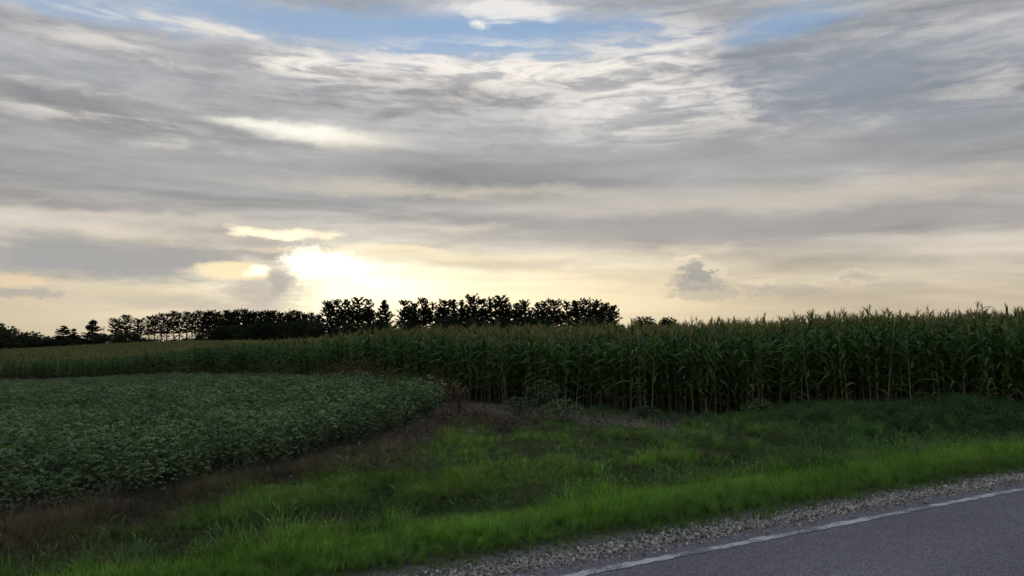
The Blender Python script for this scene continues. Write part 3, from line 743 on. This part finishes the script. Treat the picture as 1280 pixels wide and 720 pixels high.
# weeds: a thick bank at the foot of the corn, plus single clumps on the bare dirt
M_weed = leaf_mat('weed_leaf', None, .28, .55, .25, inst=True, vary=.6)
weed_forms = []
for k in range(5):
    st, fo = broad_plant(900 + k, .55, .26, 80, .04, None, False, 9)
    js = MB(); js.add(np.concatenate(fo.v), fo.f, 0); js.add(np.concatenate(st.v), st.f, 0)
    weed_forms.append(source('weed_form', js.mesh('weed', [M_weed])))
k_ = 2600
t_ = np.concatenate([rng.uniform(.30, .9, k_), rng.uniform(.08, .36, 160), rng.uniform(-.03, .2, 40), rng.uniform(-.7, .8, 1500)]); back = np.concatenate([np.abs(rng.normal(0, 1.2, k_)) - .5, rng.uniform(-.2, 2.6, 200), np.full(1500, np.nan)])
free = np.isnan(back); yf = np.sqrt(rng.uniform(7 ** 2, 19 ** 2, len(back))); back = np.where(free, corn_edge(t_) - yf, back)
k_ = len(t_)
y_ = corn_edge(t_) - back; x_ = t_ * y_; n_w = n_of(x_, y_)
ok = (n_w > np.where(free, 6.6, 8.2)) & (free | (rng.random(k_) < np.where(t_ < .3, .8, sstep(t_, .27, .45) * .6 + .1))) & ~(free & (y_ > soy_edge(t_) - .4) & (t_ < 0)) & (~free | (vnoise(x_, y_, 1.0) > .52)); x_, y_, t_, back, free = x_[ok], y_[ok], t_[ok], back[ok], free[ok]; k_ = len(x_)
hh = rng.normal(1.0, .2, k_).clip(.5, 1.6) * (.42 + .22 * sstep(t_, .34, .6)) * (.6 + .7 * vnoise(x_, y_, 1.4)) * np.where(back > 1.6, .75, 1) * np.where(free, .62, 1)
scatter('weed_bank', np.c_[x_, y_, ground_z(x_, y_)], np.c_[rng.normal(0, .12, (k_, 2)), rng.uniform(0, 6.28, k_)], np.c_[hh, hh, hh], rng.integers(0, 5, k_), weed_forms,
        np.array((.085, .155, .050)) * rng.normal(1, .22, (k_, 1)).clip(.5, 1.7), kind='stuff', label='dark leafy weeds thick along the foot of the corn', category='weeds')

def wmat(nm, a_, b_): return leaf_mat(nm, [(0, a_), (1, b_)], .25, .6, .2, vary=.6)
M_wg = wmat('weed_green', (.070, .120, .050), (.095, .150, .062)); M_wb = wmat('weed_brown', (.115, .085, .058), (.16, .115, .075)); M_ws = wmat('weed_stem', (.07, .075, .04), (.10, .085, .05))
def ground_pt(px, py):
    """point of the ground seen at a photo pixel"""
    t_ = (px - CX) / F; y = 6.0
    for q in np.arange(6, 60, .02):
        if CAMZ - (py - HY) / F * q <= float(ground_z(t_ * q, q)): y = q; break
    return t_ * y, y
clumps = [(678, 522, 1.05, .55, 1, 'tall dark green weed clump on the bare dirt before the corn'),
          (702, 528, .62, .50, 1, 'low bushy green weed beside the tall weed clump on the dirt'),
          (648, 520, .55, .40, 1, 'small green weed clump on the dirt between brown weeds and tall weed'),
          (574, 520, .95, .30, 0, 'tall brown dead weed at the tip of the bean field'),
          (600, 530, .55, .40, 0, 'low brown weed clump beside the tall dead weed'),
          (556, 534, .50, .35, 0, 'short brown weed clump at the lower corner of the beans'),
          (635, 538, .42, .45, 0, 'spreading brown weed clump on the dirt edge of the grass'),
          (806, 522, .36, .35, 1, 'little green weed clump at the foot of the corn stalks'),
          (945, 520, .45, .40, 1, 'leafy green weed clump against pale corn stalks above the grass bank')]
for k, (px, py, H, rr, green, lab) in enumerate(clumps):
    st, fo = broad_plant(1200 + k, H, rr, int(150 + 260 * rr), .075 if green else .05, None, False, 10 if green else 14)
    x, y = ground_pt(px, py)
    e = obj('weed_clump', None, label=lab, category='weed'); e.location = (x, y, float(ground_z(x, y)))
    obj('stem', st.mesh('weed_stem', [M_ws if green else M_wb]), e); obj('foliage', fo.mesh('weed_foliage', [M_wg if green else M_wb]), e)

# ------------------------------------------------------------------ trees
M_needle = leaf_mat('pine_needles', [(0, (.020, .026, .016)), (1, (.034, .040, .022))], .08, .7, .1)
M_decid = leaf_mat('tree_leaves', [(0, (.026, .036, .018)), (1, (.042, .052, .026))], .12, .7, .1)
def b_bark(g, out):
    pos = g.node('ShaderNodeNewGeometry').outputs['Position']
    principled(g, out, g.ramp(g.noise(pos, 3, 5, .7), [(.3, (.035, .026, .022)), (.7, (.075, .056, .046))]), .9, .1)
M_bark = mat('bark', b_bark)

def needle_tuft(mb, c_, r_, size, up=.5, nn=7, along=None):
    """a spray of needles or leaves: slim faces fanning out, along the limb if one is given"""
    V = []; Fc = []
    for k in range(nn):
        a_ = r_.uniform(0, 6.28); el_ = r_.uniform(-.35, 1.1) + up * .3
        d = np.array((math.cos(a_) * math.cos(el_), math.sin(a_) * math.cos(el_), math.sin(el_))); L = size * r_.uniform(.6, 1.15)
        if along is not None:
            d = d * .85 + along; d /= np.linalg.norm(d)
        s_ = np.cross(d, (r_.uniform(-1, 1), r_.uniform(-1, 1), r_.uniform(-1, 1))); s_ /= np.linalg.norm(s_) + 1e-6
        w = L * (.24 if along is None else .19); i = len(V)
        V += [c_ - d * L * .12, c_ + d * L * .55 + s_ * w, c_ + d * L, c_ + d * L * .55 - s_ * w]; Fc.append((i, i + 1, i + 2, i + 3))
    mb.add(V, Fc)

def pine(seed, H, bare, width, shape='round', dens=1.0, asc=.25, dead=True, low=1.0):
    """tapered trunk, whorled limbs and needle tufts carried along the outer limbs"""
    r_ = random.Random(seed); tr = MB(); cr = MB()
    bend = r_.uniform(-.03, .03) * H, r_.uniform(-.03, .03) * H
    at = lambda z: np.array((bend[0] * (z / H) ** 2, bend[1] * (z / H) ** 2, z))
    v, f = tube([at(z) + (0, 0, -.4 if z == 0 else 0) for z in np.linspace(0, H * .97, 8)], [.33 * H / 15 * (1 - .88 * i / 7) for i in range(8)], 6); tr.add(v, f)
    z = H * bare; step = .95 if shape == 'open' else .8
    if dead:
        for k in range(7):
            zz = r_.uniform(.15, bare) * H; a_ = r_.uniform(0, 6.28); l = r_.uniform(.6, 1.6); p = at(zz)
            v, f = tube([p, p + np.array((math.cos(a_) * l, math.sin(a_) * l, r_.uniform(-.3, .2)))], [.03, .012], 3); tr.add(v, f)
    while z < H * .985:
        q = (z / H - bare) / (1 - bare)
        if shape == 'round': prof = max(.16, math.sin(math.pi * min(1, .28 + q * .66)) ** .6)
        elif shape == 'cone': prof = max(.05, 1.02 - q) ** .85
        else: prof = (.8 + .2 * math.sin(q * 8 + seed)) * min(1, .6 + q * 1.1) * (1 - q ** 4) + .16
        nb = max(3, int(r_.choice((4, 5, 5, 6)) * (dens if shape != 'open' else .9)))
        a0 = r_.uniform(0, 6.28)
        for k in range(nb):
            if r_.random() < (.22 if shape == 'open' else .10): continue
            a_ = a0 + 6.28 * k / nb + r_.uniform(-.35, .35); l = width * prof * (r_.uniform(.6, 1.2) if shape != 'open' else r_.uniform(.55, 1.2)) * (1.25 if r_.random() < .08 else 1); jt = .28 if shape != 'open' else .34
            rise = (asc + .75 * q * q if shape != 'cone' else asc - .22 + .45 * q) + r_.uniform(-.12, .12); p = at(z + r_.uniform(-.15, .15))
            dv = np.array((math.cos(a_), math.sin(a_), 0))
            mid = p + dv * l * .55 + np.array((0, 0, rise * l * .4)); end = p + dv * l + np.array((0, 0, rise * l * 1.1))
            v, f = tube([p, mid, end], [.05, .03, .012], 3); tr.add(v, f)
            nt = int(l * (11.0 if shape == 'open' else 10.0 if shape == 'cone' else 7.0) * dens * (low if q < .30 else 1)) + (0 if low < 1 and q < .30 else 2)
            for j in range(nt):
                s_ = (.10 if shape == 'open' else .22) + (.93 if shape == 'open' else .81) * (j + r_.random()) / nt
                c_ = p + (mid - p) * min(1, s_ / .55) if s_ < .55 else mid + (end - mid) * (s_ - .55) / .45
                c_ = c_ + np.array((r_.uniform(-jt, jt), r_.uniform(-jt, jt), r_.uniform(-.08, .16)))
                needle_tuft(cr, c_, r_, r_.uniform(.30, .55), .5 + asc, 8, (end - p) / (np.linalg.norm(end - p) + .01) * (.7 if shape != 'cone' else .3))
        z += step * r_.uniform(.75, 1.25)
    for k in range(4): needle_tuft(cr, at(H * (.95 + .015 * k)), r_, .55, 1.5, 8)
    return tr.mesh('pine_trunk', [M_bark]), cr.mesh('pine_crown', [M_needle])

def broadleaf(seed, H, W_, nclump=110):
    r_ = random.Random(seed); tr = MB(); cr = MB()
    v, f = tube([(0, 0, -.3), (.1, 0, H * .25), (0, .1, H * .5)], [.22 * H / 8, .17 * H / 8, .1 * H / 8], 6); tr.add(v, f)
    lobes = [(np.array((r_.uniform(-.5, .5) * W_, r_.uniform(-.5, .5) * W_, H * r_.uniform(.35, .8))), r_.uniform(.22, .36) * W_) for _ in range(9)]
    for c_, q in lobes:
        v, f = tube([(0, 0, H * .25), tuple(c_ * (.5, .5, .75)), tuple(c_)], [.09, .06, .02], 4); tr.add(v, f)
    for k in range(nclump * 9):
        c_, q = lobes[k % 9]
        d = np.array([r_.gauss(0, 1) for _ in range(3)]); d /= np.linalg.norm(d)
        needle_tuft(cr, c_ + d * q * r_.uniform(.45, 1.05) * (1, 1, .85), r_, r_.uniform(.4, .7), .2, 6)
    for k in range(420):                                     # skirts down to the ground
        needle_tuft(cr, np.array((r_.uniform(-.5, .5) * W_, r_.uniform(-.5, .5) * W_, r_.uniform(.1, .45) * H)), r_, .5, .3, 5)
    return tr.mesh('tree_trunk', [M_bark]), cr.mesh('tree_crown', [M_decid])

def bare_tree(seed, H):
    r_ = random.Random(seed); tr = MB()
    v, f = tube([(0, 0, -.3), (.05, 0, H * .4), (.0, .1, H)], [.12, .08, .02], 5); tr.add(v, f)
    br = MB()
    for k in range(26):
        z = H * r_.uniform(.25, .95); a_ = r_.uniform(0, 6.28); l = (H - z) * .45 + .6
        p = np.array((.0, .05, z)); e_ = p + np.array((math.cos(a_) * l * .5, math.sin(a_) * l * .5, l * .9))
        v, f = tube([p, (p + e_) / 2 + np.array((.1, 0, -.1)), e_], [.04, .025, .008], 3); br.add(v, f)
    return tr.mesh('bare_trunk', [M_bark]), br.mesh('bare_branches', [M_bark])

P_grove = [pine(2000 + k, 15, .16, 2.5, 'round', 1.2, .15, True, .22) for k in range(6)]
P_tall = [pine(2100 + k, 15, .14, 3.2, 'open', 1.15, .16, False) for k in range(8)]
P_stand = [pine(2300 + k, 15, .26, 3.0, 'round', 1.3, .15, True, .7) for k in range(4)]
P_cone = [pine(2200 + k, 12, .06, 4.6, 'cone', 1.7, .18, False) for k in range(3)]
B_tree = [broadleaf(2400 + k, 8, 8.5) for k in range(4)]
def place_tree(name, data, px, top, D, baseH, label, group=None, wide=1.0, cat='tree', parts=('trunk', 'crown')):
    x = (px - CX) / F * D; z0 = float(ground_z(x, D)); zt = CAMZ + (HY - top) / F * D
    s_ = (zt - z0) / baseH
    e = obj(name, None, label=label, category=cat)
    if group: e['group'] = group
    e.location = (x, D, z0); e.rotation_euler = (0, 0, random.uniform(0, 6.28)); w_ = wide * (s_ * .55 + .45); e.scale = (w_, w_, s_)
    obj(parts[0], data[0], e); obj(parts[1], data[1], e)
    return e
rr = random.Random(77)
# the long low plantation row on the left
GL = 'straight pine with bare lower trunk packed in the long even pine plantation row'
x = 187.0; k = 0
while x < 402:
    top = np.interp(x, [187, 215, 260, 300, 330, 372, 402], [395, 392, 391, 389, 390, 390, 394]) + rr.uniform(-1.2, 2.2)
    place_tree('pine_tree', P_grove[k % 6], x, top, 322 + rr.uniform(-3, 3), 15, GL, 'pines of the long plantation row'); k += 1
    x += rr.uniform(6.5, 9.5)
x = 258.0
while x < 405:
    top = np.interp(x, [187, 260, 330, 402], [396, 392, 391, 395]) + rr.uniform(0, 3)
    place_tree('pine_tree', P_grove[(k * 5) % 6], x, top, 334 + rr.uniform(-3, 3), 15, GL, 'pines of the long plantation row'); k += 1
    x += rr.uniform(8, 13) * (1.3 if x < 256 else .75)
# shrubs that darken the foot of the row
for i, (x, top, D) in enumerate([(262, 412, 318), (276, 408, 316), (290, 410, 318), (304, 406, 316), (318, 404, 318), (333, 402, 316), (347, 403, 315), (361, 402, 316), (375, 403, 315), (389, 401, 314), (401, 404, 312), (222, 424, 318), (205, 424, 318), (238, 423, 318)]):
    place_tree('understory_tree', B_tree[i % 4], x, top, D, 8, 'dark leafy undergrowth tree at the foot of the plantation row', 'undergrowth trees in the plantation row', .95)
# the taller ragged pines further right
tall = [(410, 380), (420, 376.5), (432, 375.5), (446, 376), (459, 376), (505, 377.5), (517, 380), (529, 373.5), (541, 380.5), (555, 377), (566, 375.5), (578, 376), (590, 373),
        (603, 376), (613, 374.5), (624, 374), (632, 377), (645, 381), (656, 378.5), (671, 379), (681, 378), (691, 376.5), (708, 378.5), (721, 377), (733, 377.5), (745, 377), (757, 379.5)]
for i, (x, top) in enumerate(tall):
    d = P_tall[i % 8] if i % 3 else P_stand[(i // 3) % 4]
    place_tree('pine_tree', d, x, top, 236 + rr.uniform(-4, 4), 15, 'ragged tall pine in the taller broken row of pines beyond the corn', 'tall ragged pines beyond the corn', rr.uniform(.88, 1.1))
for i, x in enumerate(range(412, 764, 9)):
    if 466 < x < 502: continue
    place_tree('pine_tree', P_tall[(i * 3) % 8], x + rr.uniform(-4, 4), 386 + rr.uniform(-2, 6), 246 + rr.uniform(-3, 3), 15, 'shorter pine standing behind the tall ragged pine row', 'pines behind the tall row', rr.uniform(.85, 1.05))
P_alone = pine(2503, 15, .12, 3.9, 'cone', 1.5, .50, False)
place_tree('pine_tree', P_alone, 480, 376.5, 232, 15, 'pine standing alone in the gap beside a thin dead trunk', None, 1.1)
place_tree('pine_tree', P_tall[5], 768, 384, 228, 15, 'last pine of the tall row with branches reaching toward low bushes', None, 1.05)
place_tree('dead_tree', bare_tree(3001, 12), 493.5, 381, 230, 12, 'thin bare dead trunk rising in the gap between tall pines', None, .35, 'dead tree', ('trunk', 'branch'))
for i, (x, top) in enumerate([(425, 404), (446, 405), (470, 405), (490, 403), (520, 404), (560, 398), (576, 396), (592, 399), (640, 400), (664, 398), (690, 400), (730, 399), (612, 397), (745, 398)]):
    place_tree('understory_tree', B_tree[i % 4], x, top, 226, 8, 'dark leafy undergrowth tree below the tall ragged pines', 'undergrowth trees below the tall pines', .8)
# left end of the tree line
place_tree('broadleaf_tree', B_tree[0], 12, 407, 250, 8, 'broad rounded dark leafy tree at the end of the tree line', None, 1.15)
place_tree('broadleaf_tree', B_tree[1], -14, 406, 252, 8, 'large dark leafy tree crowding the outer side of the broad rounded tree', None, 1.2)
for i, (x, top) in enumerate([(33, 417), (44, 420), (55, 418), (64, 423), (100, 421), (128, 418), (140, 420), (158, 415), (176, 422), (185, 425), (90, 419)]):
    place_tree('shrub', B_tree[(i + 2) % 4], x, top, 262, 8, 'low dark shrub in the hedge joining the scattered conifers', 'low shrubs between the scattered conifers', 1.1, 'shrub')
place_tree('conifer', P_cone[0], 80, 407.5, 262, 12, 'broad uneven conifer with two smaller tops beside the low hedge', None, 1.25)
place_tree('conifer', P_cone[1], 93, 411, 260, 12, 'smaller conifer leaning close against a broad uneven conifer', None, .9)
place_tree('spruce_tree', P_cone[2], 117, 400.5, 262, 12, 'lone conical spruce with a pointed top above the hedge', None, 1.1)
place_tree('dead_tree', bare_tree(3002, 9), 130, 407, 270, 9, 'pale bare leafless tree between the conical spruce and the pine trio', None, 1.2, 'dead tree', ('trunk', 'branch'))
for i, (x, top, lab) in enumerate([(145, 400.5, 'small open-crowned pine on the spruce side of the trio beside the plantation row'), (158, 396.5, 'tallest dense-crowned pine in the middle of the trio beside the plantation row'), (173, 400, 'wide-branched pine in the trio closest to the plantation row')]):
    place_tree('pine_tree', P_stand[i], x, top, 275, 15, lab, None, 1.1)
place_tree('broadleaf_tree', B_tree[2], 796, 397, 260, 8, 'small dark bushy tree past the last tall pine', None, .7)
place_tree('broadleaf_tree', B_tree[3], 825, 396.5, 280, 8, 'rounded dark bushy tree alone above the corn tassels', None, .8)
